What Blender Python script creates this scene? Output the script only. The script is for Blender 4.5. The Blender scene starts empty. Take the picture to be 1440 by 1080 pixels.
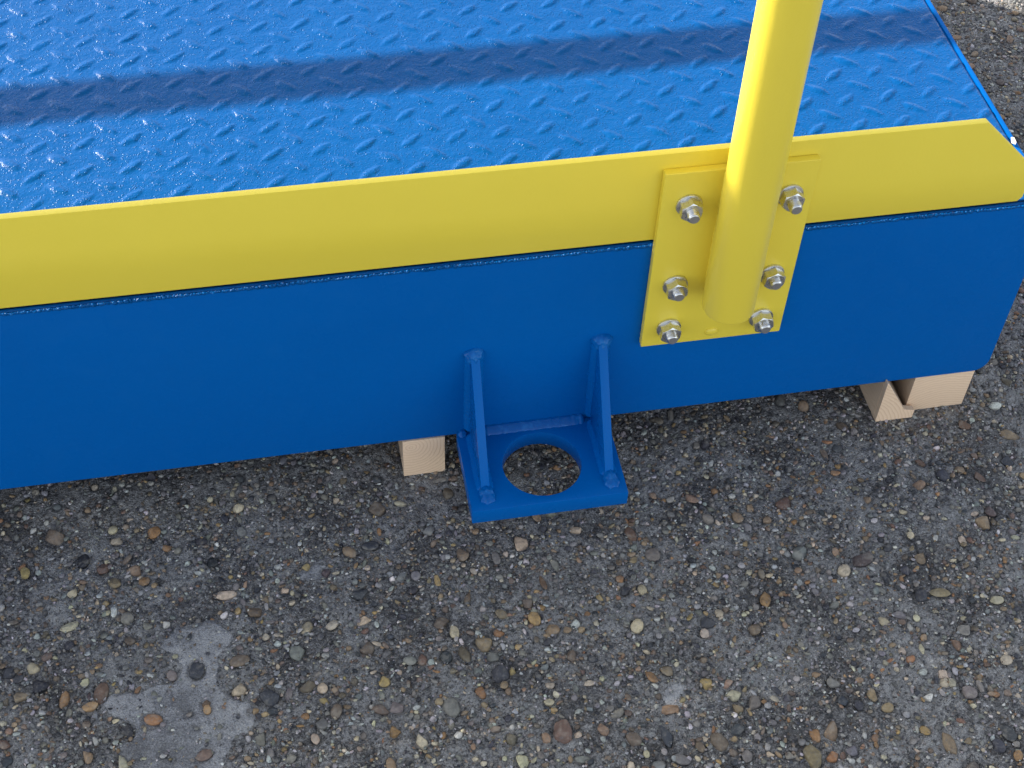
import bpy, bmesh, math, random
import numpy as np
from mathutils import Vector, Matrix

# ------------------------------------------------------------------ camera, sky, sun, exposure
S = bpy.context.scene
COL = S.collection
ZO = 0.2954                      # deck level above the ground, metres
rng = np.random.default_rng(7)
random.seed(7)

cam_d = bpy.data.cameras.new('camera')
cam_d.sensor_width = 36.0
cam_d.lens = 52.26
cam_d.clip_start = 0.02
cam_d.clip_end = 500.0
cam = bpy.data.objects.new('camera', cam_d)
COL.objects.link(cam)
cam.location = (-0.11237, -0.92697, 0.93521 + ZO)
cam.rotation_euler = (math.radians(40.622), math.radians(-1.71), math.radians(-10.254))
S.camera = cam

SUN_EL = math.radians(32.0)
SUN_AZ = math.radians(-51.0)     # clockwise from +Y
world = bpy.data.worlds.new('World')
S.world = world
world.use_nodes = True
wn = world.node_tree.nodes
sky = wn.new('ShaderNodeTexSky')
sky.sky_type = 'NISHITA'
sky.sun_disc = False
sky.sun_elevation = SUN_EL
sky.sun_rotation = SUN_AZ
sky.dust_density = 1.0
sky.air_density = 0.8
sky.ozone_density = 0.5
hazy = wn.new('ShaderNodeHueSaturation')         # thin high cloud: a paler, whiter sky
hazy.inputs['Saturation'].default_value = 0.42
world.node_tree.links.new(sky.outputs[0], hazy.inputs['Color'])
world.node_tree.links.new(hazy.outputs[0], wn['Background'].inputs[0])
wn['Background'].inputs[1].default_value = 0.15

sun_d = bpy.data.lights.new('sun', 'SUN')
sun_d.energy = 3.9
sun_d.angle = math.radians(0.53)
sun_d.color = (1.0, 0.93, 0.82)
sun = bpy.data.objects.new('sun', sun_d)
COL.objects.link(sun)
sdir = Vector((math.sin(SUN_AZ) * math.cos(SUN_EL), math.cos(SUN_AZ) * math.cos(SUN_EL), math.sin(SUN_EL)))
sun.rotation_euler = sdir.to_track_quat('Z', 'Y').to_euler()
sun.location = sdir * 6

S.view_settings.view_transform = 'Standard'
S.view_settings.look = 'None'
S.view_settings.exposure = 1.36
S.view_settings.gamma = 1.0
S.view_settings.use_curve_mapping = False

# ------------------------------------------------------------------ helpers
def mm(x, y, z):
    return (x / 1000.0, y / 1000.0, z / 1000.0 + ZO)

def tag(o, label=None, cat=None, group=None, kind=None):
    for k, v in (('label', label), ('category', cat), ('group', group), ('kind', kind)):
        if v:
            o[k] = v
    return o

def empty(name, loc):
    o = bpy.data.objects.new(name, None)
    o.empty_display_size = 0.05
    o.location = loc
    COL.objects.link(o)
    return o

def link_mesh(name, me, mat=None, parent=None):
    o = bpy.data.objects.new(name, me)
    COL.objects.link(o)
    if mat is not None:
        me.materials.append(mat)
    if parent is not None:
        o.parent = parent
        root = parent
        off = Vector((0, 0, 0))
        while root is not None:
            off += root.location
            root = root.parent
        o.location = -off           # meshes are written in world coordinates
    return o

def finish(name, bm, mat, parent=None, smooth=None):
    bmesh.ops.recalc_face_normals(bm, faces=bm.faces[:])
    me = bpy.data.meshes.new(name)
    bm.to_mesh(me)
    bm.free()
    if smooth is not None:
        me.polygons.foreach_set('use_smooth', [True] * len(me.polygons))
        me.set_sharp_from_angle(angle=math.radians(smooth))
    return link_mesh(name, me, mat, parent)

def prism(poly, axis, a, b, bevel=0.0, seg=2, bm=None):
    """poly: list of 2-D points in mm; extruded along axis (0=x,1=y,2=z) from a to b (mm)."""
    own = bm is None
    t = bmesh.new()
    def P(p, h):
        if axis == 0: return mm(h, p[0], p[1])
        if axis == 1: return mm(p[0], h, p[1])
        return mm(p[0], p[1], h)
    va = [t.verts.new(P(p, a)) for p in poly]
    vb = [t.verts.new(P(p, b)) for p in poly]
    n = len(poly)
    t.faces.new(va)
    t.faces.new(vb[::-1])
    for i in range(n):
        t.faces.new((va[i], va[(i + 1) % n], vb[(i + 1) % n], vb[i]))
    bmesh.ops.recalc_face_normals(t, faces=t.faces[:])
    if bevel:
        ed = [e for e in t.edges if e.calc_face_angle(0) > math.radians(28)]
        bmesh.ops.bevel(t, geom=ed, offset=bevel / 1000, segments=seg, profile=0.6, affect='EDGES', clamp_overlap=True)
    if own:
        return t
    merge(bm, t)
    return bm

def merge(bm, t):
    me = bpy.data.meshes.new('tmp')
    t.to_mesh(me)
    t.free()
    bm.from_mesh(me)
    bpy.data.meshes.remove(me)

def rect(x0, z0, x1, z1):
    return [(x0, z0), (x1, z0), (x1, z1), (x0, z1)]

def tube(bm, p0, p1, r, n=32, cap=True, r2=None):
    p0 = Vector(p0); p1 = Vector(p1)
    d = p1 - p0
    M = Matrix.Translation((p0 + p1) / 2) @ d.to_track_quat('Z', 'Y').to_matrix().to_4x4()
    bmesh.ops.create_cone(bm, cap_ends=cap, segments=n, radius1=r, radius2=r if r2 is None else r2, depth=d.length, matrix=M)

def lattice_noise(x, y, cell, seed, octaves=3):
    out = np.zeros_like(x)
    amp = 1.0; tot = 0.0
    for o in range(octaves):
        r = np.random.default_rng(seed * 31 + o)
        T = r.random((256, 256))
        u = x / cell + 1000.37; v = y / cell + 1000.71
        iu = np.floor(u).astype(int); iv = np.floor(v).astype(int)
        fu = u - iu; fv = v - iv
        fu = fu * fu * (3 - 2 * fu); fv = fv * fv * (3 - 2 * fv)
        a = T[iu % 256, iv % 256]; b = T[(iu + 1) % 256, iv % 256]
        c = T[iu % 256, (iv + 1) % 256]; e = T[(iu + 1) % 256, (iv + 1) % 256]
        out += amp * ((a * (1 - fu) + b * fu) * (1 - fv) + (c * (1 - fu) + e * fu) * fv)
        tot += amp; amp *= 0.5; cell *= 0.5
    return out / tot

def grid_mesh(name, X, Y, Z):
    """X, Y, Z arrays of shape (ny, nx)."""
    ny, nx = X.shape
    co = np.stack([X, Y, Z], -1).reshape(-1, 3).astype(np.float32)
    i = np.arange(ny * nx).reshape(ny, nx)
    q = np.stack([i[:-1, :-1], i[:-1, 1:], i[1:, 1:], i[1:, :-1]], -1).reshape(-1, 4)
    return raw_mesh(name, co, q)

def raw_mesh(name, co, faces, smooth=True):
    k = faces.shape[1]
    me = bpy.data.meshes.new(name)
    me.vertices.add(len(co))
    me.vertices.foreach_set('co', np.ascontiguousarray(co, dtype=np.float32).ravel())
    me.loops.add(faces.size)
    me.loops.foreach_set('vertex_index', faces.astype(np.int32).ravel())
    me.polygons.add(len(faces))
    me.polygons.foreach_set('loop_start', np.arange(0, faces.size, k, dtype=np.int32))
    me.polygons.foreach_set('loop_total', np.full(len(faces), k, dtype=np.int32))
    if smooth:
        me.polygons.foreach_set('use_smooth', np.ones(len(faces), dtype=bool))
    me.update(calc_edges=True)
    me.validate()
    return me

# ------------------------------------------------------------------ materials
class NT:
    def __init__(self, name):
        self.m = bpy.data.materials.new(name)
        self.m.use_nodes = True
        self.n = self.m.node_tree.nodes
        self.l = self.m.node_tree.links
        self.b = self.n['Principled BSDF']
    def new(self, t, **kw):
        o = self.n.new(t)
        for k, v in kw.items():
            setattr(o, k, v)
        return o
    def put(self, sock, v):
        if isinstance(v, bpy.types.NodeSocket):
            self.l.new(v, sock)
        else:
            sock.default_value = v
    def coord(self):
        return self.new('ShaderNodeTexCoord').outputs['Object']
    def geo(self):
        return self.new('ShaderNodeNewGeometry').outputs['Position']
    def noise(self, vec, scale, detail=2.0, rough=0.5, out='Fac'):
        o = self.new('ShaderNodeTexNoise')
        self.put(o.inputs['Vector'], vec)
        o.inputs['Scale'].default_value = scale
        o.inputs['Detail'].default_value = detail
        o.inputs['Roughness'].default_value = rough
        return o.outputs[out]
    def voro(self, vec, scale, feature='F1', out='Distance', rnd=1.0):
        o = self.new('ShaderNodeTexVoronoi', feature=feature)
        self.put(o.inputs['Vector'], vec)
        o.inputs['Scale'].default_value = scale
        o.inputs['Randomness'].default_value = rnd
        return o.outputs[out]
    def math(self, op, a, b=0.0, c=0.0, clamp=False):
        o = self.new('ShaderNodeMath', operation=op, use_clamp=clamp)
        self.put(o.inputs[0], a); self.put(o.inputs[1], b); self.put(o.inputs[2], c)
        return o.outputs[0]
    def ramp(self, fac, stops, interp='LINEAR'):
        o = self.new('ShaderNodeValToRGB')
        o.color_ramp.interpolation = interp
        els = o.color_ramp.elements
        while len(els) < len(stops):
            els.new(0.5)
        for e, (p, c) in zip(els, stops):
            e.position = p
            e.color = (c[0], c[1], c[2], 1) if hasattr(c, '__len__') else (c, c, c, 1)
        self.put(o.inputs[0], fac)
        return o.outputs[0]
    def mix(self, fac, a, b, blend='MIX'):
        o = self.new('ShaderNodeMix', data_type='RGBA', blend_type=blend)
        self.put(o.inputs[0], fac)
        self.put(o.inputs[6], a if isinstance(a, bpy.types.NodeSocket) else (a[0], a[1], a[2], 1))
        self.put(o.inputs[7], b if isinstance(b, bpy.types.NodeSocket) else (b[0], b[1], b[2], 1))
        return o.outputs[2]
    def bump(self, height, strength, dist, normal=None):
        o = self.new('ShaderNodeBump')
        o.inputs['Strength'].default_value = strength
        o.inputs['Distance'].default_value = dist
        self.put(o.inputs['Height'], height)
        if normal is not None:
            self.put(o.inputs['Normal'], normal)
        return o.outputs[0]
    def attr(self, name, out='Fac'):
        o = self.new('ShaderNodeAttribute', attribute_name=name)
        return o.outputs[out]
    def set(self, **kw):
        names = dict(color='Base Color', rough='Roughness', metal='Metallic', normal='Normal', spec='Specular IOR Level', coat='Coat Weight', coat_rough='Coat Roughness', coat_normal='Coat Normal')
        for k, v in kw.items():
            s = self.b.inputs[names[k]]
            if isinstance(v, tuple) and len(v) == 3:
                v = (v[0], v[1], v[2], 1)
            self.put(s, v)
        return self.m

BLUE = (0.0003, 0.098, 0.37)
def blue_paint():
    t = NT('blue_gloss_paint')
    p = t.geo()
    n1 = t.noise(p, 6.0, 3.0, 0.55)
    n2 = t.noise(p, 35.0, 3.0, 0.6)
    c = t.mix(n1, BLUE, (0.0004, 0.114, 0.41))
    c = t.mix(t.ramp(n2, [(0.55, 0.0), (0.8, 0.10)]), c, (0.012, 0.14, 0.40))
    h = t.math('ADD', t.math('MULTIPLY', t.noise(p, 300.0, 2.0), 0.5), t.math('MULTIPLY', t.noise(p, 30.0, 1.0), 2.2))
    return t.set(color=c, rough=t.ramp(n2, [(0.3, 0.22), (0.7, 0.34)]), normal=t.bump(h, 0.16, 0.0010), spec=0.08)

def weld_paint():
    t = NT('blue_paint_over_weld')
    p = t.geo()
    n2 = t.noise(p, 95.0, 4.0, 0.7)
    c = t.mix(t.ramp(n2, [(0.50, 0.0), (0.62, 0.55)]), (0.0005, 0.095, 0.35), (0.016, 0.165, 0.47))
    return t.set(color=c, rough=0.2, normal=t.bump(n2, 0.4, 0.0012), spec=0.16)

def deck_paint():
    t = NT('blue_grit_deck_paint')
    p = t.geo()
    n1 = t.noise(p, 9.0, 4.0, 0.6)
    c = t.mix(n1, (0.0002, 0.064, 0.228), (0.0003, 0.080, 0.268))
    grit = t.ramp(t.voro(p, 400.0, 'F1'), [(0.03, 1.0), (0.40, 0.0)])
    where = t.ramp(t.noise(p, 110.0, 3.0, 0.65), [(0.38, 0.10), (0.62, 1.0)])
    h = t.math('ADD', t.math('MULTIPLY', t.math('MULTIPLY', grit, where), 1.0), t.math('MULTIPLY', t.noise(p, 170.0, 4.0, 0.65), 1.1))
    nrm = t.bump(h, 0.62, 0.0012)
    return t.set(color=c, rough=0.21, normal=nrm, spec=0.12)

def yellow_paint():
    t = NT('yellow_gloss_paint')
    p = t.geo()
    n1 = t.noise(p, 8.0, 4.0, 0.6)
    c = t.mix(n1, (0.78, 0.617, 0.055), (0.83, 0.662, 0.068))
    mark = t.ramp(t.noise(p, 90.0, 5.0, 0.75), [(0.70, 0.0), (0.76, 0.35)])
    c = t.mix(mark, c, (0.48, 0.37, 0.05))
    h = t.math('ADD', t.noise(p, 330.0, 2.0), t.math('MULTIPLY', t.noise(p, 60.0, 2.0), 1.2))
    return t.set(color=c, rough=0.34, normal=t.bump(h, 0.16, 0.0007), spec=0.5)

def zinc():
    t = NT('bright_zinc_plating')
    p = t.geo()
    n = t.noise(p, 220.0, 4.0, 0.7)
    c = t.mix(n, (0.52, 0.53, 0.54), (0.80, 0.79, 0.74))
    return t.set(color=c, rough=t.ramp(n, [(0.3, 0.2), (0.7, 0.42)]), metal=0.95, normal=t.bump(n, 0.2, 0.0004))

def dull_steel():
    t = NT('bare_bolt_end_steel')
    p = t.geo()
    n = t.noise(p, 500.0, 3.0, 0.7)
    return t.set(color=t.mix(n, (0.22, 0.22, 0.23), (0.42, 0.41, 0.40)), rough=0.5, metal=0.7)

def pine(name, cx, cz, tilt):
    t = NT(name)
    p = t.geo()
    sep = t.new('ShaderNodeSeparateXYZ')
    t.put(sep.inputs[0], p)
    w = t.noise(p, 14.0, 3.0, 0.6)
    w2 = t.noise(p, 60.0, 3.0, 0.6)
    dx = t.math('SUBTRACT', sep.outputs[0], cx)
    dz = t.math('MULTIPLY', t.math('SUBTRACT', sep.outputs[2], cz), tilt)
    r = t.math('SQRT', t.math('ADD', t.math('MULTIPLY', dx, dx), t.math('MULTIPLY', dz, dz)))
    r = t.math('ADD', r, t.math('ADD', t.math('MULTIPLY', w, 0.018), t.math('MULTIPLY', w2, 0.0016)))
    ring = t.math('FRACT', t.math('MULTIPLY', r, 260.0))
    line = t.ramp(ring, [(0.0, 0.0), (0.55, 0.12), (0.88, 1.0), (1.0, 0.0)])
    c = t.mix(line, (0.85, 0.610, 0.415), (0.68, 0.445, 0.265))
    fib = t.noise(p, 700.0, 3.0, 0.7)
    c = t.mix(t.math('MULTIPLY', fib, 0.45), c, (0.84, 0.67, 0.46))
    dirt = t.ramp(t.noise(p, 40.0, 4.0, 0.7), [(0.64, 0.0), (0.9, 0.2)])
    c = t.mix(dirt, c, (0.36, 0.25, 0.15))
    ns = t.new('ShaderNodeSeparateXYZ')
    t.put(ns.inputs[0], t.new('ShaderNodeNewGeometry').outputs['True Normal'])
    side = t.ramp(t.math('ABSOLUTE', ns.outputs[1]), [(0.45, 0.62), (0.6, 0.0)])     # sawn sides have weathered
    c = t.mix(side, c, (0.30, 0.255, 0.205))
    return t.set(color=c, rough=0.75, normal=t.bump(t.math('ADD', fib, line), 0.35, 0.0005))

def concrete():
    t = NT('worn_concrete_with_exposed_aggregate')
    p = t.geo()
    cem0 = t.attr('cement')
    warp = t.new('ShaderNodeVectorMath', operation='MULTIPLY_ADD')
    t.put(warp.inputs[0], t.noise(p, 260.0, 2.0, 0.5, 'Color'))
    warp.inputs[1].default_value = (0.0022, 0.0022, 0.0022)
    t.put(warp.inputs[2], p)
    q = warp.outputs[0]
    g1 = t.new('ShaderNodeSeparateColor')
    t.put(g1.inputs[0], t.voro(q, 330.0, 'F1', 'Color'))
    grain = t.ramp(g1.outputs[0], [(0.0, (0.050, 0.050, 0.054)), (0.20, (0.100, 0.096, 0.092)), (0.48, (0.165, 0.160, 0.152)), (0.70, (0.24, 0.23, 0.215)),
                                   (0.83, (0.20, 0.125, 0.07)), (0.92, (0.33, 0.29, 0.235)), (0.985, (0.52, 0.50, 0.45))], 'CONSTANT')
    edge = t.ramp(t.voro(q, 330.0, 'DISTANCE_TO_EDGE'), [(0.0, 0.0), (0.16, 1.0)])
    fine = t.noise(p, 620.0, 3.0, 0.75)
    mid = t.noise(q, 260.0, 4.0, 0.75)
    cem = t.ramp(t.math('ADD', cem0, t.math('MULTIPLY', t.math('SUBTRACT', t.noise(p, 150.0, 5.0, 0.75), 0.5), 1.9)), [(0.42, 0.0), (0.60, 1.0)])
    cem = t.math('MULTIPLY', cem, t.ramp(cem0, [(0.02, 0.0), (0.25, 1.0)]))
    big = t.noise(p, 13.0, 4.0, 0.6)
    paste = t.ramp(mid, [(0.36, (0.045, 0.045, 0.046)), (0.43, (0.165, 0.163, 0.160)), (0.51, (0.330, 0.326, 0.318)), (0.61, (0.58, 0.572, 0.555))])
    sel = t.ramp(t.noise(p, 90.0, 3.0, 0.6), [(0.42, 0.10), (0.58, 0.85)])
    c = t.mix(t.math('MULTIPLY', edge, sel), paste, grain)
    c = t.mix(t.ramp(fine, [(0.36, 0.75), (0.48, 0.0)]), c, (0.030, 0.030, 0.033))
    c = t.mix(t.ramp(fine, [(0.58, 0.0), (0.68, 0.7)]), c, (0.46, 0.45, 0.43))
    smooth_c = t.mix(t.ramp(fine, [(0.36, 0.0), (0.62, 1.0)]), (0.180, 0.183, 0.188), (0.410, 0.413, 0.417))
    smooth_c = t.mix(t.ramp(mid, [(0.36, 0.6), (0.50, 0.0)]), smooth_c, (0.10, 0.102, 0.106))
    c = t.mix(cem, c, smooth_c)
    c = t.mix(t.ramp(big, [(0.36, 0.55), (0.48, 0.0)]), c, (0.060, 0.058, 0.058))
    c = t.mix(t.math('MULTIPLY', t.ramp(big, [(0.46, 0.0), (0.60, 0.75)]), t.ramp(mid, [(0.37, 0.0), (0.50, 1.0)])), c, (0.42, 0.416, 0.405))
    # past the modelled stones the aggregate is only colour
    c = t.mix(t.math('MULTIPLY', t.attr('bare'), 0.72), c, (0.135, 0.124, 0.110))
    crack = t.attr('crack')
    c = t.mix(t.math('MULTIPLY', crack, 0.8), c, (0.03, 0.03, 0.032))
    h = t.math('ADD', t.math('MULTIPLY', edge, 0.7), t.math('ADD', t.math('MULTIPLY', mid, 2.6), t.math('MULTIPLY', fine, 0.9)))
    h = t.math('MULTIPLY', h, t.math('SUBTRACT', 1.0, t.math('MULTIPLY', cem, 0.6)))
    return t.set(color=c, rough=0.85, normal=t.bump(h, 1.0, 0.0020), spec=0.35)

def stone(name, src):
    t = NT(name)
    p = t.geo()
    if src == 'object':
        base = t.new('ShaderNodeObjectInfo').outputs['Color']
    else:
        base = t.attr('pebble_color', 'Color')
    n = t.noise(p, 190.0, 5.0, 0.7)
    f = t.noise(p, 900.0, 3.0, 0.7)
    c = t.mix(t.ramp(n, [(0.35, 0.50), (0.55, 0.0)]), base, (0.06, 0.054, 0.048))
    pale = t.mix(0.5, base, (0.42, 0.38, 0.31))
    c = t.mix(t.ramp(n, [(0.56, 0.0), (0.72, 0.6)]), c, pale)
    rind = t.ramp(t.noise(p, 75.0, 3.0, 0.6), [(0.54, 0.0), (0.64, 0.55)])
    c = t.mix(rind, c, t.mix(0.55, base, (0.36, 0.33, 0.27)))
    dust = t.ramp(t.noise(p, 330.0, 5.0, 0.75), [(0.52, 0.0), (0.66, 0.50)])
    c = t.mix(dust, c, t.mix(f, (0.10, 0.098, 0.095), (0.27, 0.262, 0.25)))
    h = t.math('ADD', n, t.math('MULTIPLY', f, 0.5))
    return t.set(color=c, rough=t.ramp(f, [(0.3, 0.55), (0.7, 0.85)]), normal=t.bump(h, 0.6, 0.0012), spec=0.4)

M_BLUE = blue_paint(); M_DECK = deck_paint(); M_WELD = weld_paint(); M_YEL = yellow_paint(); M_ZINC = zinc(); M_END = dull_steel()
M_GROUND = concrete(); M_STONE = stone('flint_pebble', 'object'); M_GRIT = stone('fine_pebble', 'attr')

# ------------------------------------------------------------------ ground
def fadebox(x, y, x0, x1, y0, y1, w):
    f = np.clip((x - x0) / w, 0, 1) * np.clip((x1 - x) / w, 0, 1) * np.clip((y - y0) / w, 0, 1) * np.clip((y1 - y) / w, 0, 1)
    return f

PATCHES = [(-0.2405, -0.166, 0.033, 0.022), (-0.275, -0.225, 0.040, 0.020), (-0.245, -0.262, 0.054, 0.034), (-0.240, -0.215, 0.022, 0.040), (-0.250, -0.305, 0.060, 0.030),
           (-0.124, -0.104, 0.018, 0.010), (0.195, -0.292, 0.014, 0.012)]
def cement(x, y):
    wob = (lattice_noise(x, y, 0.028, 21, 4) - 0.5) * 1.7
    d = np.full_like(x, 9.0)
    for px, py, rx, ry in PATCHES:
        d = np.minimum(d, np.sqrt(((x - px) / rx) ** 2 + ((y - py) / ry) ** 2))
    a = np.clip((1.05 + wob - d) * 5, 0, 1)
    return a

def ground_h(x, y):
    f = fadebox(x, y, -0.85, 1.3, -0.75, 1.05, 0.12)
    h = (lattice_noise(x, y, 0.30, 1, 2) - 0.5) * 0.004
    h = h + (lattice_noise(x, y, 0.030, 2, 3) - 0.5) * 0.0042
    h = h + (lattice_noise(x, y, 0.009, 3, 2) - 0.5) * 0.0030
    c = cement(x, y)
    h = h * (1 - 0.6 * c) + 0.0006 * c
    return h * f

def crack_field(x, y):
    out = np.zeros_like(x)
    for seed, (ax, ay, bx, by) in enumerate([(0.49, -0.02, 0.46, -0.40), (0.60, -0.10, 0.68, 0.02), (0.27, -0.30, 0.33, -0.14)]):
        t = np.clip(((x - ax) * (bx - ax) + (y - ay) * (by - ay)) / ((bx - ax) ** 2 + (by - ay) ** 2), 0, 1)
        wx = (lattice_noise(x, y, 0.03, 50 + seed, 3) - 0.5) * 0.025
        d = np.hypot(x - ax - t * (bx - ax) + wx, y - ay - t * (by - ay))
        out = np.maximum(out, np.clip(1 - d / 0.0022, 0, 1))
    return out

# pebbles: position, length and width in mm, colour
PAL = {'b': (0.165, 0.125, 0.090), 't': (0.270, 0.192, 0.115), 'p': (0.095, 0.070, 0.068), 'o': (0.300, 0.165, 0.075), 'n': (0.048, 0.052, 0.062), 'k': (0.020, 0.023, 0.030),
       'c': (0.50, 0.425, 0.295), 'g': (0.215, 0.202, 0.172), 'y': (0.370, 0.260, 0.110), 'w': (0.66, 0.64, 0.59), 'r': (0.165, 0.100, 0.066),
       's': (0.190, 0.187, 0.181), 'l': (0.40, 0.392, 0.375)}
NOTED = "0.223,-0.3448,17,26.8,b;0.3026,-0.3718,17.1,30.3,t;0.4306,-0.3805,11.3,26,t;0.3259,-0.3506,13.3,25.5,t;0.4144,-0.1745,25.7,18.3,p;0.4762,-0.1811,11.6,18.5,t;0.3074,-0.2048,10.5,21.3,o;0.245,-0.2185,15,15.7,n;0.458,-0.2259,14.2,18.2,n;0.4788,-0.2244,22.9,12.8,t;0.5314,-0.241,15.9,12.9,c;0.4892,-0.2675,14.1,16.3,g;0.4244,-0.2902,10.5,9.9,o;0.4205,-0.2816,7.8,9.9,c;0.2268,-0.2854,13.3,15.3,y;0.248,-0.3005,14.6,13.6,c;0.2483,-0.3136,10.6,13.6,t;0.376,-0.3215,9.5,15.6,t;0.361,-0.3298,9.7,12.4,n;0.4667,-0.3349,15.2,17.7,g;0.4277,-0.3329,12.3,10.5,w;0.516,-0.3072,11.3,14.5,c;0.3003,-0.1712,9.8,9,c;0.2576,-0.2127,9.6,12.3,c;0.4879,-0.4025,8.2,12.2,o;0.287,-0.2362,12.3,14,b;0.2408,-0.3351,15.7,13.5,n;0.2047,-0.3459,10.4,13.3,b;0.2321,-0.3566,10.4,9.3,b;0.3206,-0.3748,13.2,11.8,o;0.4555,-0.3213,7.7,12,c;0.4477,-0.32,9.4,10.6,c;0.4792,-0.3311,6.1,15.6,g;0.4395,-0.281,6.1,16.1,c;0.3108,-0.3523,10.6,15.3,o;0.4729,-0.3903,15,17.5,n;0.4884,-0.3788,13.7,21.1,n;-0.0078,-0.178,16.6,18,b;-0.0826,-0.1957,14,17.9,b;0.0067,-0.2154,12.6,24.3,b;0.0441,-0.2006,10.7,13.7,o;0.0277,-0.2102,19,16.3,t;-0.0819,-0.1345,19.5,13.3,n;0.0808,-0.1894,12.8,16.4,y;0.1184,-0.2014,9.7,12.5,w;0.1748,-0.1713,13,11.7,n;0.082,-0.3108,18.5,26.8,r;0.1451,-0.3305,14.8,19,b;0.1751,-0.3288,11.1,28.6,n;0.1193,-0.3143,12.4,14.3,t;-0.0122,-0.2697,16.1,23.8,g;-0.0106,-0.2982,8.6,9.4,w;0.0663,-0.3162,9.8,14.2,t;0.0368,-0.3113,11,14.1,b;0.0929,-0.3402,19.5,7.8,g;0.1853,-0.3035,20,11.2,t;0.1264,-0.2421,10.1,13,n;-0.0058,-0.1345,6.2,20,y;0.0963,-0.1494,5.7,26.7,r;0.0842,-0.1017,14.6,20.4,c;0.195,-0.1081,10.7,18.9,r;0.0205,-0.0305,10.8,24.3,b;0.1898,-0.1753,10.4,13.4,c;0.0165,-0.2593,10,14.4,o;-0.0667,-0.2863,11.1,15.8,o;-0.0456,-0.299,12.3,18.9,c;0.0425,-0.3332,12.2,15.6,c;0.0367,-0.2431,17.6,19.3,n;0.0776,-0.1724,11.6,12.6,b;0.0021,-0.1929,8.9,16.3,c;-0.0439,-0.2157,12.6,11,g;-0.0698,-0.234,11.3,14.4,y;-0.0316,-0.2163,9.6,16.2,r;0.1725,-0.1586,9.2,10.1,o;0.0614,-0.2243,8.9,10.4,g;0.077,-0.2802,9.9,9.6,c;0.1757,-0.1387,6.6,11.8,r;-0.3757,-0.0191,23.5,26.8,b;-0.3826,-0.1861,19.7,17.3,k;-0.3275,-0.203,13.4,24.9,r;-0.3599,-0.2054,11,20.3,o;-0.3898,-0.1678,12.4,19.1,c;-0.4014,-0.1948,17.2,15.8,t;-0.3375,-0.2181,15.7,12.4,y;-0.2033,-0.2207,14.4,16.9,c;-0.1271,-0.2311,10.7,11.6,c;-0.2112,-0.1145,23.6,12.8,c;-0.263,-0.0523,10.2,13.1,o;-0.282,-0.24,16.7,13.8,o;-0.326,-0.066,12.8,13.1,r;-0.2409,-0.1948,14.5,20.2,n;-0.2627,-0.1957,10.9,12.4,g;-0.1466,-0.1899,15.7,18.6,g;-0.2003,-0.1907,19.3,14,b;-0.1755,-0.2331,19,21.4,n;-0.1406,-0.2271,16.7,13.8,b;-0.117,-0.2569,10.6,16.6,b;-0.1376,-0.2815,9.8,12,c;-0.2201,-0.0756,12.6,14.6,k;-0.3156,-0.1168,7,16,w;-0.3343,-0.1129,4.5,9.7,c;-0.2843,-0.1401,9.4,11.4,g;-0.4118,-0.2424,10.9,14,r;-0.3584,-0.1487,11.2,12.7,n;-0.3421,-0.1901,8.6,11,c;-0.2759,-0.032,12.9,16.5,o;-0.3126,-0.0353,12.9,9.9,c;-0.3428,-0.053,15.4,19.8,k;-0.1828,-0.1382,17.2,14.2,b;-0.401,-0.0613,11.6,16.5,y;-0.3544,-0.0906,10.2,11.4,c;0.6282,-0.0455,20.6,19.5,t;0.6289,-0.0065,13.6,12.8,w;0.4309,-0.0577,10.2,9.8,y;0.5576,-0.0829,12.2,12.3,t;0.4243,-0.0671,10.2,8.7,o;0.6563,0.0262,11.1,18.9,b;0.4218,-0.0403,6.8,15.3,b;0.6109,-0.0785,12.4,18.1,n;0.517,-0.0357,7,7.8,c"
RES = 0.001
OX, OY = -0.90, -0.80
occ = np.zeros((1950, 2300), dtype=bool)
placed = []                      # x, y, semi-major, semi-minor (m), angle, colour key
def stamp(x, y, a_, b_, test=True):
    ix = int((x - OX) / RES); iy = int((y - OY) / RES)
    rx = max(1, int(a_ / RES)); ry = max(1, int(b_ / RES))
    r = max(1, int(0.5 * (rx + ry)))
    if ix < r or iy < r or ix >= occ.shape[1] - r or iy >= occ.shape[0] - r:
        return False
    sl = occ[iy - r + 1:iy + r, ix - r + 1:ix + r]
    if test and sl.any():
        return False
    sl[...] = True
    return True

for t in NOTED.split(';'):
    px, py, w, h, c = t.split(',')
    px, py, w, h = float(px), float(py), float(w) / 2000, float(h) / 2000
    h *= 0.92
    if w >= h: aa, bb, an = w, h, 0.0
    else: aa, bb, an = h, w, math.pi / 2
    an += random.uniform(-0.35, 0.35)
    stamp(px, py, aa, bb, False)
    placed.append((px, py, aa, bb, an, c))

def in_zone(x, y):
    if -0.66 < x < 1.12 and -0.56 < y < 0.10: return True
    return 0.55 < x < 1.16 and 0.10 <= y < 0.92
def scatter(n_try, lo, hi, keys, weights, cem_keep):
    xs = rng.uniform(-0.66, 1.16, n_try); ys = rng.uniform(-0.56, 0.92, n_try)
    cm = cement(xs, ys); u = rng.random(n_try)
    bind = lattice_noise(xs, ys, 0.06, 44, 3)
    sz = lo * (hi / lo) ** (rng.random(n_try) ** 1.7)
    asp = rng.uniform(0.42, 0.98, n_try); an = rng.uniform(0, math.pi, n_try)
    kk = rng.choice(list(keys), n_try, p=np.array(weights) / sum(weights))
    od = np.argsort(-sz)
    out = []
    for i in od:
        x, y = float(xs[i]), float(ys[i])
        if not in_zone(x, y) or (cm[i] > 0.5 and u[i] > cem_keep): continue
        if bind[i] > 0.57 and u[i] > 0.6: continue
        if stamp(x, y, sz[i], sz[i] * asp[i]):
            out.append((x, y, float(sz[i]), float(sz[i] * asp[i]), float(an[i]), kk[i]))
    return out
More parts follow.
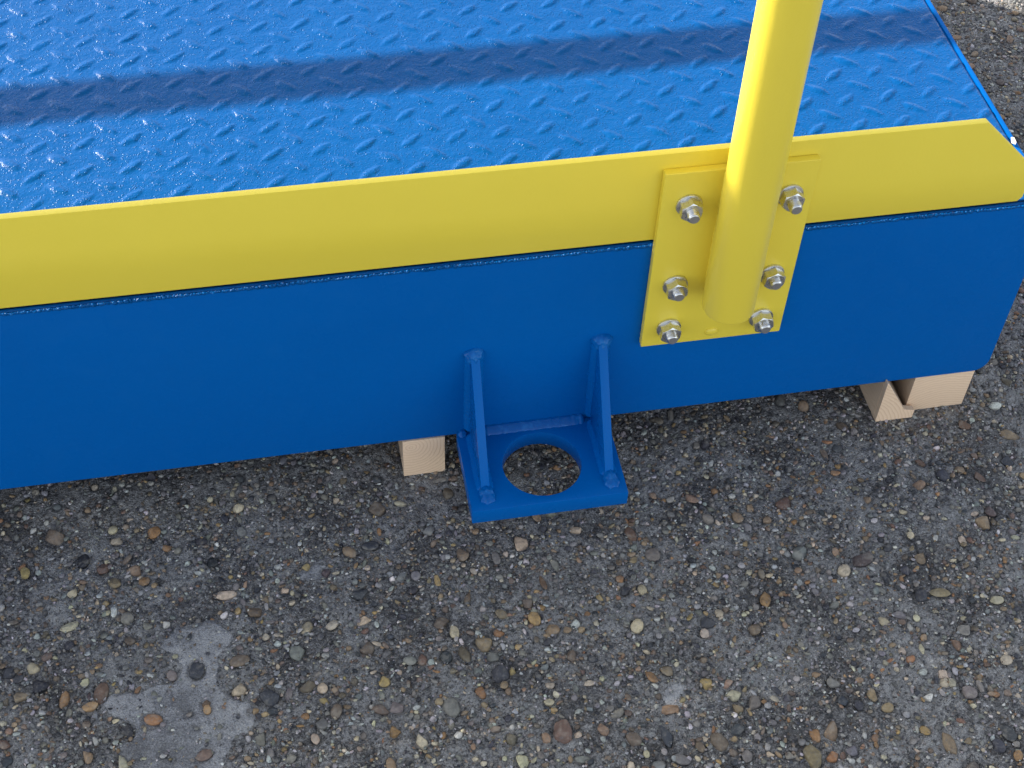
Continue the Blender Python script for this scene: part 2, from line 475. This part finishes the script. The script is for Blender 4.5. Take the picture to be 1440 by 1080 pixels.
placed += scatter(2600, 0.0042, 0.0090, 'btonkcgyrsp', [16, 14, 5, 13, 4, 9, 16, 4, 5, 16, 4], 0.25)
medium = scatter(60000, 0.0020, 0.0046, 'btonkcgyrslw', [11, 9, 3, 11, 5, 9, 15, 2, 3, 22, 18, 1.6], 0.22)
small = scatter(110000, 0.0009, 0.0021, 'btonkcgyrslw', [7, 6, 2, 9, 4, 8, 12, 1, 2, 28, 30, 5], 0.4)

far = np.array([0.08, 0.25, 0.7, 2, 5, 12, 30, 80, 200.0])
gx = np.concatenate([-0.85 - far[::-1], np.arange(-0.85, -0.66, 0.006), np.arange(-0.66, 1.10, 0.0021), np.arange(1.10, 1.30, 0.006), 1.30 + far])
gy = np.concatenate([-0.75 - far[::-1], np.arange(-0.75, -0.50, 0.006), np.arange(-0.50, 0.09, 0.0021), np.arange(0.09, 1.05, 0.0042), 1.05 + far])
GX, GY = np.meshgrid(gx, gy)
GZ = ground_h(GX, GY)
# the cement has worn back round every stone: a shallow moat
moat = np.zeros(occ.shape, dtype=np.float32)
for (x, y, aa, bb, an, c) in placed + medium:
    R_ = max(aa, bb) * 1.0 + 0.0034
    i0 = int((x - R_ - OX) / RES); i1 = int((x + R_ - OX) / RES) + 2
    j0 = int((y - R_ - OY) / RES); j1 = int((y + R_ - OY) / RES) + 2
    if i0 < 0 or j0 < 0 or i1 > moat.shape[1] or j1 > moat.shape[0]:
        continue
    u = (OX + np.arange(i0, i1) * RES - x)[None, :]; v = (OY + np.arange(j0, j1) * RES - y)[:, None]
    p_ = u * math.cos(an) + v * math.sin(an); q_ = -u * math.sin(an) + v * math.cos(an)
    rho = np.sqrt((p_ / (aa + 0.0026)) ** 2 + (q_ / (bb + 0.0026)) ** 2)
    dip = np.clip((1.0 - rho) / 0.22, 0, 1) * min(0.0032, 0.42 * min(aa, bb) + 0.0004)
    sl = moat[j0:j1, i0:i1]
    np.maximum(sl, dip, out=sl)
fi = np.clip((GX - OX) / RES, 0, moat.shape[1] - 2); fj = np.clip((GY - OY) / RES, 0, moat.shape[0] - 2)
ii = fi.astype(int); jj = fj.astype(int); fu = fi - ii; fv = fj - jj
GZ = GZ - ((moat[jj, ii] * (1 - fu) + moat[jj, ii + 1] * fu) * (1 - fv) + (moat[jj + 1, ii] * (1 - fu) + moat[jj + 1, ii + 1] * fu) * fv)
me = grid_mesh('ground', GX, GY, GZ)
a = me.attributes.new('cement', 'FLOAT', 'POINT')
a.data.foreach_set('value', cement(GX, GY).astype(np.float32).ravel())
a = me.attributes.new('bare', 'FLOAT', 'POINT')
near = np.maximum(fadebox(GX, GY, -0.70, 1.18, -0.60, 0.16, 0.05), fadebox(GX, GY, 0.50, 1.20, -0.2, 0.96, 0.05))
a.data.foreach_set('value', (1 - near).astype(np.float32).ravel())
a = me.attributes.new('crack', 'FLOAT', 'POINT')
a.data.foreach_set('value', crack_field(GX, GY).astype(np.float32).ravel())
ground = link_mesh('ground', me, M_GROUND)
tag(ground, 'worn grey concrete yard with exposed flint aggregate', 'ground', kind='structure')

def rock_shape(sub, seed, angular):
    b = bmesh.new()
    bmesh.ops.create_icosphere(b, subdivisions=sub, radius=1.0)
    co = np.array([v.co[:] for v in b.verts])
    fc = np.array([[v.index for v in f.verts] for f in b.faces])
    b.free()
    r = np.random.default_rng(seed)
    for k in range(4):
        d = r.normal(size=3); d /= np.linalg.norm(d)
        co *= (1 + r.uniform(-0.16, 0.16) * np.sin(2.2 * (co @ d) + r.uniform(0, 6)))[:, None]
    for k in range(angular):
        d = r.normal(size=3); d[2] = abs(d[2]) * 0.8; d /= np.linalg.norm(d)
        lim = r.uniform(0.40, 0.80)
        ov = np.maximum(co @ d - lim, 0)
        co -= ov[:, None] * d * 0.93
    co /= np.abs(co).max(0)
    return co, fc

# the 300 that show largest are objects of their own
def seen(p):
    x, y = p[0], p[1]
    v = Vector((x, y, 0)) - cam.location
    l = cam.rotation_euler.to_matrix().transposed() @ v
    if l.z >= 0: return 0
    u, w = l.x / -l.z * 2.903, l.y / -l.z * 2.903       # half frame = 1 x 0.75
    if abs(u) > 1.0 or abs(w) > 0.75: return 0
    if x < 0.60 and y > 0.06: return 0
    return p[2] * p[3] / (l.z * l.z)
placed.sort(key=lambda p: -seen(p))
print('stones', len(placed), len(medium), len(small))
single, rest = placed[:300], placed[300:]
variants = []
for i in range(26):
    co, fc = rock_shape(3 if i < 13 else 2, 100 + i, [0, 2, 4, 7, 9, 12][i % 6])
    m_ = raw_mesh('pebble', co, fc)
    m_.materials.append(M_STONE)
    variants.append(m_)
def jitter(c, amt):
    base = np.array(PAL[c]); k = rng.uniform(1 - amt, 1 + amt)
    return np.clip(base * k * rng.uniform(0.92, 1.08, 3), 0.01, 0.9)
for i, (x, y, aa, bb, an, c) in enumerate(single):
    o = bpy.data.objects.new('pebble', variants[int(rng.integers(len(variants)))])
    COL.objects.link(o)
    o.parent = ground
    ch = min(aa, bb) * rng.uniform(0.45, 0.75)
    gz = float(ground_h(np.array([x]), np.array([y]))[0])
    o.location = (x, y, gz - ch * rng.uniform(0.18, 0.60))
    o.rotation_euler = (rng.uniform(-0.22, 0.22), rng.uniform(-0.22, 0.22), an)
    o.scale = (aa * 1.06, bb * 1.06, ch)
    k = jitter(c, 0.16)
    o.color = (k[0], k[1], k[2], 1)

def bed(lst, sub, nvar, seed):
    shapes = [rock_shape(sub, seed + i, [1, 4, 7, 10][i % 4]) for i in range(nvar)]
    N = len(lst)
    A = np.array([p[:5] for p in lst])
    which = rng.integers(nvar, size=N)
    cz = np.minimum(A[:, 2], A[:, 3]) * rng.uniform(0.45, 0.85, N)
    gz = ground_h(A[:, 0], A[:, 1]) - cz * rng.uniform(0.10, 0.75, N)
    tx = rng.uniform(-0.4, 0.4, N)
    cols = np.array([jitter(p[5], 0.25) for p in lst])
    cos, fcs, ccs = [], [], []
    off = 0
    for k in range(nvar):
        s = np.where(which == k)[0]
        co, fc = shapes[k]
        nv = len(co)
        P = co[None] * np.stack([A[s, 2], A[s, 3], cz[s]], 1)[:, None, :]
        P[..., 2] += P[..., 0] * tx[s][:, None]
        ca, sa = np.cos(A[s, 4])[:, None], np.sin(A[s, 4])[:, None]
        X = P[..., 0] * ca - P[..., 1] * sa + A[s, 0][:, None]
        Y = P[..., 0] * sa + P[..., 1] * ca + A[s, 1][:, None]
        Z = P[..., 2] + gz[s][:, None]
        cos.append(np.stack([X, Y, Z], -1).reshape(-1, 3))
        fcs.append((fc[None] + (np.arange(len(s)) * nv)[:, None, None] + off).reshape(-1, 3))
        ccs.append(np.repeat(cols[s], nv, axis=0))
        off += nv * len(s)
    return np.concatenate(cos), np.concatenate(fcs), np.concatenate(ccs)
c1, f1, k1 = bed(rest + medium, 2, 14, 300)
c2, f2, k2 = bed(small, 1, 10, 500)
me = raw_mesh('fine_pebbles', np.concatenate([c1, c2]), np.concatenate([f1, f2 + len(c1)]))
a = me.color_attributes.new('pebble_color', 'FLOAT_COLOR', 'POINT')
cc = np.concatenate([k1, k2]); cc = np.concatenate([cc, np.ones((len(cc), 1))], 1)
a.data.foreach_set('color', cc.astype(np.float32).ravel())
o = link_mesh('fine_pebbles', me, M_GRIT, ground)
o['kind'] = 'stuff'

# ------------------------------------------------------------------ blue steel platform
X0, X1, D = -2050.0, 603.3, 955.0
H = 238.4
plat = tag(empty('steel_platform', mm(-420, 488, -H)), 'low blue painted steel platform with chequer plate deck, resting on timber blocks', 'platform')

# front face: plate with rounded lower corners
def rounded_face(x0, x1, z0, z1, r, n=8):
    pts = [(x0, z1), (x1, z1)]
    for k in range(n + 1):
        q = math.pi / 2 * k / n
        pts.append((x1 - r + r * math.cos(q), z0 + r - r * math.sin(q)))
    for k in range(n + 1):
        q = math.pi / 2 * k / n
        pts.append((x0 + r - r * math.sin(q), z0 + r - r * math.cos(q)))
    return pts
finish('front_panel', prism(rounded_face(X0, X1, -H, 0.0, 17), 1, 0.4, 9.0, 1.6, 3), M_BLUE, plat, 35)
finish('rear_panel', prism(rounded_face(X0, X1, -H, -3.0, 17), 1, D - 9, D, 0.9, 2), M_BLUE, plat, 35)
finish('end_panel', prism(rect(9.2, -H + 22, D - 9.2, 2.6), 0, X1 - 7.6, X1 - 3.0, 0.9), M_BLUE, plat, 35)
finish('end_panel', prism(rect(9.2, -H + 22, D - 9.2, 0.2), 0, X0, X0 + 4.2, 0.7), M_BLUE, plat, 35)
finish('bottom_plate', prism(rect(X0 + 5, 9.3, X1 - 20, D - 9.2), 2, -H, -H + 8, 0.5), M_BLUE, plat, 35)

# chequer plate: one sheet with its raised bars in the surface
dx = np.concatenate([np.arange(X0 + 6, -640, 8.0), np.arange(-640, X1 - 10.4, 1.55)])
dy = np.concatenate([np.array([4.7, 4.74, 4.85, 5.1, 5.5, 6.0, 6.6, 7.5]), np.arange(8.7, 560, 1.55), np.arange(560, D - 1, 6.0)])
DX, DY = np.meshgrid(dx, dy)
DZ = (lattice_noise(DX, DY, 90.0, 71, 2) - 0.5) * 1.0 + (lattice_noise(DX, DY, 12.0, 72, 3) - 0.5) * 0.55
DZ0 = 4.9                        # the plate lies on the channel flange
PX, PY = 43.9 * 0.9955, 40.25 * 0.9955
def bars(ox, oy, ang, amp):
    jx = np.round((DX - ox) / PX); jy = np.round((DY - oy) / PY)
    best = np.zeros_like(DX)
    wear = 0.75 + 0.5 * ((np.sin(jx * 12.9898 + jy * 78.233) * 43758.5453) % 1.0)
    u0 = DX - ox - jx * PX; v0 = DY - oy - jy * PY
    u = u0 * math.cos(ang) + v0 * math.sin(ang)
    v = -u0 * math.sin(ang) + v0 * math.cos(ang)
    wob = (lattice_noise(DX, DY, 6.0, 75, 2) - 0.5) * 0.5
    s = (np.abs(u) / 15.0) ** 1.8 + (np.abs(v) / 5.6) ** 1.6 + wob
    k = np.clip((1 - s) / 0.9, 0, 1)
    return amp * wear * k * k * (3 - 2 * k)
DZ += np.maximum(bars(-290.0, 370.2, math.radians(39), 1.3), bars(-290.0 + PX / 2 - 2, 370.2 + PY / 2, math.radians(-42), 1.45))
lip = np.clip((DY - 4.7) / 1.2, 0, 1)
DZ = DZ * np.clip((DY - 5) / 6, 0, 1) - 1.2 * (1 - np.sqrt(1 - (1 - lip) ** 2))
lip = np.clip((X1 - 10.5 - DX) / 3.0, 0, 1)
DZ -= 2.6 * (1 - np.sqrt(np.clip(1 - (1 - lip) ** 2, 0, 1)))
me = grid_mesh('chequer_plate', DX / 1000, DY / 1000, (DZ + DZ0) / 1000 + ZO)
link_mesh('chequer_plate', me, M_DECK, plat)
finish('plate_backing', prism(rect(X0 + 5, 9.5, X1 - 7.8, D - 9.5), 2, -9.0, 0.6), M_BLUE, plat)

# weld run along the right end of the deck
def bead(pts, w, h, name, parent, mat, seed, axis_u, axis_n, ripple=3.2):
    """ripply weld run along pts (mm); axis_u = across, axis_n = out of the surface."""
    r = random.Random(seed)
    b = bmesh.new()
    rows = []
    P = [Vector(p) for p in pts]
    seg = []
    for i in range(len(P) - 1):
        n = max(2, int((P[i + 1] - P[i]).length / 1.6))
        seg += [P[i].lerp(P[i + 1], k / n) for k in range(n)]
    seg.append(P[-1])
    U = Vector(axis_u); N = Vector(axis_n)
    L = 0.0
    for i, p in enumerate(seg):
        if i: L += (p - seg[i - 1]).length
        k = 0.86 + 0.13 * abs(math.sin(math.pi * L / ripple)) + r.uniform(-0.06, 0.06)
        e = min(1.0, 0.35 + min(i, len(seg) - 1 - i) * 0.35)
        row = []
        for j in range(9):
            q = -1 + 2 * j / 8
            hh = math.sqrt(max(0, 1 - q * q))
            row.append(b.verts.new(mm(*(p + U * (q * w * k * e) + N * (hh * h * k * e - 0.4)))))
        rows.append(row)
    for i in range(len(rows) - 1):
        for j in range(8):
            b.faces.new((rows[i][j], rows[i][j + 1], rows[i + 1][j + 1], rows[i + 1][j]))
    b.faces.new(rows[0]); b.faces.new(rows[-1][::-1])
    return finish(name, b, mat, parent, 60)

bead([(-700, 3.9, 0.6), (X1 - 12, 3.9, 0.6)], 2.4, 2.0, 'weld_bead', plat, M_DECK, 5, (0, 0.8, 0.6), (0, -0.6, 0.8), 4.0)

def crust(x0, x1, y, z, seed):
    """broken crust of gritty paint along the front lip of the flange"""
    r = random.Random(seed)
    bb = bmesh.new()
    x = x0
    while x < x1:
        s_ = r.uniform(0.5, 1.5)
        h_ = r.uniform(1.3, 3.1) * (0.55 + 0.45 * math.sin(x * 0.021 + seed) ** 2)
        bmesh.ops.create_icosphere(bb, subdivisions=1, radius=1.0, matrix=Matrix.Translation(mm(x, y + r.uniform(-0.5, 0.9), z)) @ Matrix.Rotation(r.uniform(0, 3), 4, 'Z') @ Matrix.Diagonal((s_ * 0.0014, s_ * 0.0015, h_ * 0.001, 1)))
        x += r.uniform(0.4, 1.9)
    return bb
g = finish('grit_crust', crust(-700, X1 - 25, 0.65, 0.0, 4), M_DECK, plat, 60)
g['kind'] = 'stuff'

# jacking bracket welded to the foot of the front face: plate with a round hole, two gussets
BX0, BX1, BY, BZ, BT = 33.7, 189.1, -99.7, -235.4, 19.0
HX, HY, HR = 111.8, -51.4, 39.2
b = bmesh.new()
N = 64
ang = [2 * math.pi * k / N for k in range(N)]
ring = [(HX + HR * math.cos(q), HY + HR * math.sin(q)) for q in ang]
cx_, cy_ = HX, HY
outer = []
for q in ang:
    c_, s_ = math.cos(q), math.sin(q)
    ts = []
    if c_ > 1e-9: ts.append((BX1 - cx_) / c_)
    if c_ < -1e-9: ts.append((BX0 - cx_) / c_)
    if s_ > 1e-9: ts.append((0.2 - cy_) / s_)
    if s_ < -1e-9: ts.append((BY - cy_) / s_)
    t_ = min(ts)
    outer.append([cx_ + c_ * t_, cy_ + s_ * t_])
for corner in ((BX0, BY), (BX1, BY), (BX0, 0.2), (BX1, 0.2)):
    i = min(range(N), key=lambda i: (outer[i][0] - corner[0]) ** 2 + (outer[i][1] - corner[1]) ** 2)
    outer[i] = list(corner)
loops = {}
for nm, pts, z in (('ot', outer, BZ), ('ob', outer, BZ - BT), ('it', ring, BZ), ('ib', ring, BZ - BT)):
    loops[nm] = [b.verts.new(mm(p[0], p[1], z)) for p in pts]
for i in range(N):
    j = (i + 1) % N
    b.faces.new((loops['ot'][i], loops['ot'][j], loops['it'][j], loops['it'][i]))
    b.faces.new((loops['ob'][i], loops['ib'][i], loops['ib'][j], loops['ob'][j]))
    b.faces.new((loops['ot'][i], loops['ob'][i], loops['ob'][j], loops['ot'][j]))
    b.faces.new((loops['it'][i], loops['it'][j], loops['ib'][j], loops['ib'][i]))
bmesh.ops.recalc_face_normals(b, faces=b.faces[:])
bmesh.ops.bevel(b, geom=[e for e in b.edges if e.calc_face_angle(0) > 0.6], offset=0.0012, segments=2, profile=0.6, affect='EDGES', clamp_overlap=True)
brk = finish('jacking_bracket', b, M_BLUE, plat, 35)
brk['label'] = 'blue welded bracket with a round hole and two gussets'
for gx0, gx1, sd in ((46.3, 55.0, 1), (170.2, 179.0, 2)):
    finish('gusset', prism([(0.1, -117), (-7, -117), (-79, BZ - 0.2), (0.1, BZ - 0.2)], 0, gx0, gx1, 0.9, 2), M_BLUE, brk, 35)
    xm = (gx0 + gx1) / 2
    # cap of weld wrapping the head of the gusset
    w = bmesh.new()
    rr = random.Random(sd)
    bmesh.ops.create_icosphere(w, subdivisions=4, radius=1.0)
    for v in w.verts:
        z = v.co.z
        sx = (10.6 if z > 0 else 10.6 * (1 + 0.45 * z))
        rip = 1 + 0.07 * math.sin(v.co.x * 9 + sd) * math.cos(v.co.z * 7 + sd)
        v.co = Vector(mm(xm + v.co.x * sx * rip, 1.0 - max(0, -v.co.y) * 9.5 * rip - max(0, -z) * max(0, -v.co.y) * 6, -119 + v.co.z * (8.0 if z > 0 else 13.0)))
    finish('weld_cap', w, M_WELD, brk, 60)
    w = bmesh.new()
    bmesh.ops.create_icosphere(w, subdivisions=4, radius=1.0)
    for v in w.verts:
        fr = v.co.y
        rip = 1 + 0.08 * math.sin(v.co.x * 8 + 2 * sd) * math.sin(v.co.y * 7 + sd)
        wide = 7.0 + 3.6 * max(0, -fr)
        zz = max(-0.05, v.co.z)
        v.co = Vector(mm(xm + 0.6 + v.co.x * wide * rip, -79 + v.co.y * 14.0 * rip, BZ + zz * (7.0 if fr > -0.2 else 5.2) * rip))
    finish('weld_cap', w, M_WELD, brk, 60)
    for side, xs in ((-1, gx0), (1, gx1)):
        bead([(xs + side * 1.8, -2.6, -122), (xs + side * 1.8, -2.6, BZ + 4)], 5.6, 2.2, 'weld_bead', brk, M_BLUE, sd * 10 + side, (side * 0.7, 0.7, 0), (side * 0.7, -0.7, 0), 6.0)
        bead([(xs + side * 1.0, -5.0, BZ + 2.0), (xs + side * 1.0, -76.0, BZ + 2.0)], 5.2, 2.2, 'weld_bead', brk, M_BLUE, sd * 10 + side + 4, (side * 0.7, 0, -0.7), (side * 0.7, 0, 0.7), 6.0)
bead([(60.5, -3.6, BZ + 1.6), (165.0, -3.6, BZ + 1.6)], 7.4, 3.2, 'weld_bead', brk, M_WELD, 77, (0, 0.78, 0.62), (0, -0.62, 0.78), 9.0)
bead([(34.5, -3.2, BZ - 0.4), (44.0, -3.2, BZ + 1.0)], 6.0, 3.2, 'weld_bead', brk, M_WELD, 78, (0, 0.75, 0.66), (0, -0.66, 0.75), 6.0)

# ------------------------------------------------------------------ yellow toe board along the front edge
G = 8.2
tb_poly = [(X0 + 20, G), (562.5, G), (566.4, 13.0), (566.4, 47.6), (505.0, G + 100), (X0 + 20, G + 100)]
o = finish('toe_board', prism(tb_poly, 1, 0.0, 6.7, 0.5, 2), M_YEL, None, 35)
tag(o, 'long yellow painted toe board with a chamfered right end along the deck edge', 'toe board')

# ------------------------------------------------------------------ yellow guardrail post bolted to board and face
TB = 8.0
post = tag(empty('guardrail_post', mm(283, -TB - 24.5, -127.7)), 'round yellow guardrail post on a bolted base plate with six nuts', 'guardrail post')
finish('base_plate', prism(rect(212.7, -127.7, 352.3, 91.9), 1, -0.3, -TB, 1.1, 3), M_YEL, post, 35)
b = bmesh.new()
PR, PCY = 24.4, -TB - 24.4 + 0.6
tube(b, mm(283, PCY, -56.5), mm(283, PCY, 1090), PR / 1000, 72)
bmesh.ops.bevel(b, geom=[e for e in b.edges if e.calc_face_angle(0) > 0.8], offset=0.0018, segments=3, profile=0.5, affect='EDGES')
finish('post_tube', b, M_YEL, post, 35)
for s in (-1, 1):
    bead([(283 + s * 12.5, -TB - 2.2, -57), (283 + s * 12.5, -TB - 2.2, 91)], 6.4, 3.0, 'weld_bead', post, M_YEL, 90 + s, (s * 0.85, 0.5, 0), (s * 0.5, -0.85, 0), 7.0)
arc = [(283 - 13.5 * math.cos(q), -TB - 2.4, -56.5 - 2.6 * math.sin(q)) for q in np.linspace(0, math.pi, 14)]
bead(arc, 4.2, 2.6, 'weld_bead', post, M_YEL, 95, (0, 0.7, -0.7), (0, -0.7, -0.7), 6.0)
b = bmesh.new()
bmesh.ops.create_uvsphere(b, u_segments=20, v_segments=10, radius=1.0)
for v in b.verts:
    v.co = Vector(mm(281.5 + v.co.x * 6.5, -TB + v.co.y * 2.6, -116.4 + v.co.z * 5.0))
finish('paint_blob', b, M_YEL, post, 60)

def hexa(af, y0, y1, cx, cz, rot):
    """hexagonal nut with chamfered outer corners, axis along -y"""
    R_ = af / 2 / math.cos(math.pi / 6)
    b = bmesh.new()
    K = 48
    def rad(q):
        m_ = ((q - rot) % (math.pi / 3)) - math.pi / 6
        return af / 2 / math.cos(m_)
    prof = []
    for k in range(K):
        q = 2 * math.pi * k / K + rot
        rh = rad(q)
        ch = max(0.0, rh - af / 2 * 0.985) * 0.62
        prof.append((q, rh, ch))
    rows = []
    for fn in (lambda rh, ch: (rh - max(0, rh - af / 2 * 0.985), y0), lambda rh, ch: (rh, y0 - ch), lambda rh, ch: (rh, y1 + ch), lambda rh, ch: (rh - max(0, rh - af / 2 * 0.985), y1)):
        row = []
        for q, rh, ch in prof:
            r_, y_ = fn(rh, ch)
            row.append(b.verts.new(mm(cx + r_ * math.cos(q), y_, cz + r_ * math.sin(q))))
        rows.append(row)
    for i in range(3):
        for k in range(K):
            j = (k + 1) % K
            b.faces.new((rows[i][k], rows[i][j], rows[i + 1][j], rows[i + 1][k]))
    b.faces.new(rows[0]); b.faces.new(rows[-1])
    return b

def stud(cx, cz, y0, y1, r, pitch):
    b = bmesh.new()
    K = 28
    n = int((y0 - y1) / (pitch / 4))
    rows = []
    for i in range(n + 1):
        y = y0 + (y1 - y0) * i / n
        row = []
        for k in range(K):
            q = 2 * math.pi * k / K
            ph = (y / pitch + k / K) % 1.0
            rr = r - 0.62 * abs(2 * ph - 1)
            if y - y1 < 1.6: rr = min(rr, r - 1.5 + (y - y1) * 0.9)
            row.append(b.verts.new(mm(cx + rr * math.cos(q), y, cz + rr * math.sin(q))))
        rows.append(row)
    for i in range(n):
        for k in range(K):
            j = (k + 1) % K
            b.faces.new((rows[i][k], rows[i][j], rows[i + 1][j], rows[i + 1][k]))
    b.faces.new(rows[0]); b.faces.new(rows[-1])
    return b

BOLTS = [(237.9, 55.0, 0.52, 8.0), (330.2, 54.6, 0.30, 9.3), (236.9, -44.6, 0.62, 5.6), (330.0, -44.2, 0.40, 5.2), (237.2, -103.0, 0.48, 6.0), (329.2, -103.4, 0.75, 5.8)]
for (bxx, bzz, rot, out) in BOLTS:
    yw = -TB
    b = bmesh.new()
    tube(b, mm(bxx, yw + 0.2, bzz), mm(bxx, yw - 2.5, bzz), 0.0120, 48)
    bmesh.ops.bevel(b, geom=[e for e in b.edges if e.calc_face_angle(0) > 0.8], offset=0.0006, segments=2, profile=0.5, affect='EDGES')
    wsh = finish('bolt', b, M_ZINC, post, 35)
    finish('nut', hexa(18.6, yw - 2.4, yw - 12.2, bxx, bzz, rot), M_ZINC, wsh, 28)
    finish('threaded_stud', stud(bxx, bzz, yw - 9.0, yw - 12.2 - out, 5.9, 1.75), M_ZINC, wsh, 50)
    b = bmesh.new()
    tube(b, mm(bxx, yw - 12.2 - out + 0.3, bzz), mm(bxx, yw - 12.2 - out - 0.25, bzz), 0.0043, 24)
    finish('stud_end', b, M_END, wsh, 35)

# ------------------------------------------------------------------ rear guardrail, whose mid rail shades the deck
rail = tag(empty('guardrail', mm(-440, D - 30, 0)), 'yellow rear guardrail whose rail throws the shadow band across the deck', 'guardrail')
for xx in (470, -1960):
    b = bmesh.new()
    tube(b, mm(xx, D + 33, -60), mm(xx, D + 33, 1090), PR / 1000, 40)
    finish('rail_post', b, M_YEL, rail, 35)
    finish('rail_base_plate', prism(rect(xx - 70, -127.7, xx + 70, 91.9), 1, D + 0.4, D + 8.4, 1.0), M_YEL, rail, 35)
ym = D + 33
zm = ym - 276.6
b = bmesh.new()
tube(b, mm(-1990, ym, zm), mm(560, ym, zm), 0.0212, 40)
finish('mid_rail', b, M_YEL, rail, 35)
b = bmesh.new()
tube(b, mm(-1990, ym, 1090), mm(560, ym, 1090), PR / 1000, 40)
finish('top_rail', b, M_YEL, rail, 35)
finish('rear_toe_board', prism(rect(-2030, G, 566, G + 100), 1, D - 6.5, D - 0.3, 0.5), M_YEL, rail, 35)

# ------------------------------------------------------------------ timber packers
GP = "timber blocks under the blue platform"
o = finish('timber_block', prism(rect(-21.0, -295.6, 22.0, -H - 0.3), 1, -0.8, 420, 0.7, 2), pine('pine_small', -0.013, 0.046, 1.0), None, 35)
tag(o, 'small square pine block under the blue face left of the bracket', 'timber block', GP)
nb = prism([(489.4, -295.8), (531.2, -295.8), (531.6, -284.0), (518.8, -280.6), (491.0, -233.2), (489.4, -233.2)], 1, -7.0, 0.1, 0.4, 1)
prism([(489.4, -295.8), (524.8, -295.8), (524.8, -290.0), (493.5, -H - 0.3), (489.4, -H - 0.3)], 1, 0.12, 160, 0.0, bm=nb)
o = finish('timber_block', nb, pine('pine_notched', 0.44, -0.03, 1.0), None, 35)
tag(o, 'pine offcut with a slanting cut edge in front of the wider end grain block', 'timber block', GP)
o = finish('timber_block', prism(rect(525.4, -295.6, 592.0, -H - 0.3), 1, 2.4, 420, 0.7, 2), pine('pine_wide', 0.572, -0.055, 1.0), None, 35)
tag(o, 'wide pine block under the right end of the platform with curved rings', 'timber block', GP)

# ------------------------------------------------------------------ a small white flake on the deck corner
b = bmesh.new()
v = [b.verts.new(mm(*p)) for p in ((595.4, 80.0, 5.2), (592.4, 83.0, 5.0), (594.6, 90.0, 6.2), (597.0, 88.6, 6.6), (597.2, 83.0, 5.6))]
v2 = [b.verts.new(p.co + Vector((0, 0, 0.0006))) for p in v]
b.faces.new(v); b.faces.new(v2)
for i in range(5):
    b.faces.new((v[i], v[(i + 1) % 5], v2[(i + 1) % 5], v2[i]))
t = NT('white_flake')
o = finish('paint_flake', b, t.set(color=t.mix(t.noise(t.geo(), 400.0), (0.72, 0.72, 0.68), (0.8, 0.8, 0.78)), rough=0.6))
tag(o, 'tiny white flake on the deck corner beside the chamfered toe board end', 'flake')
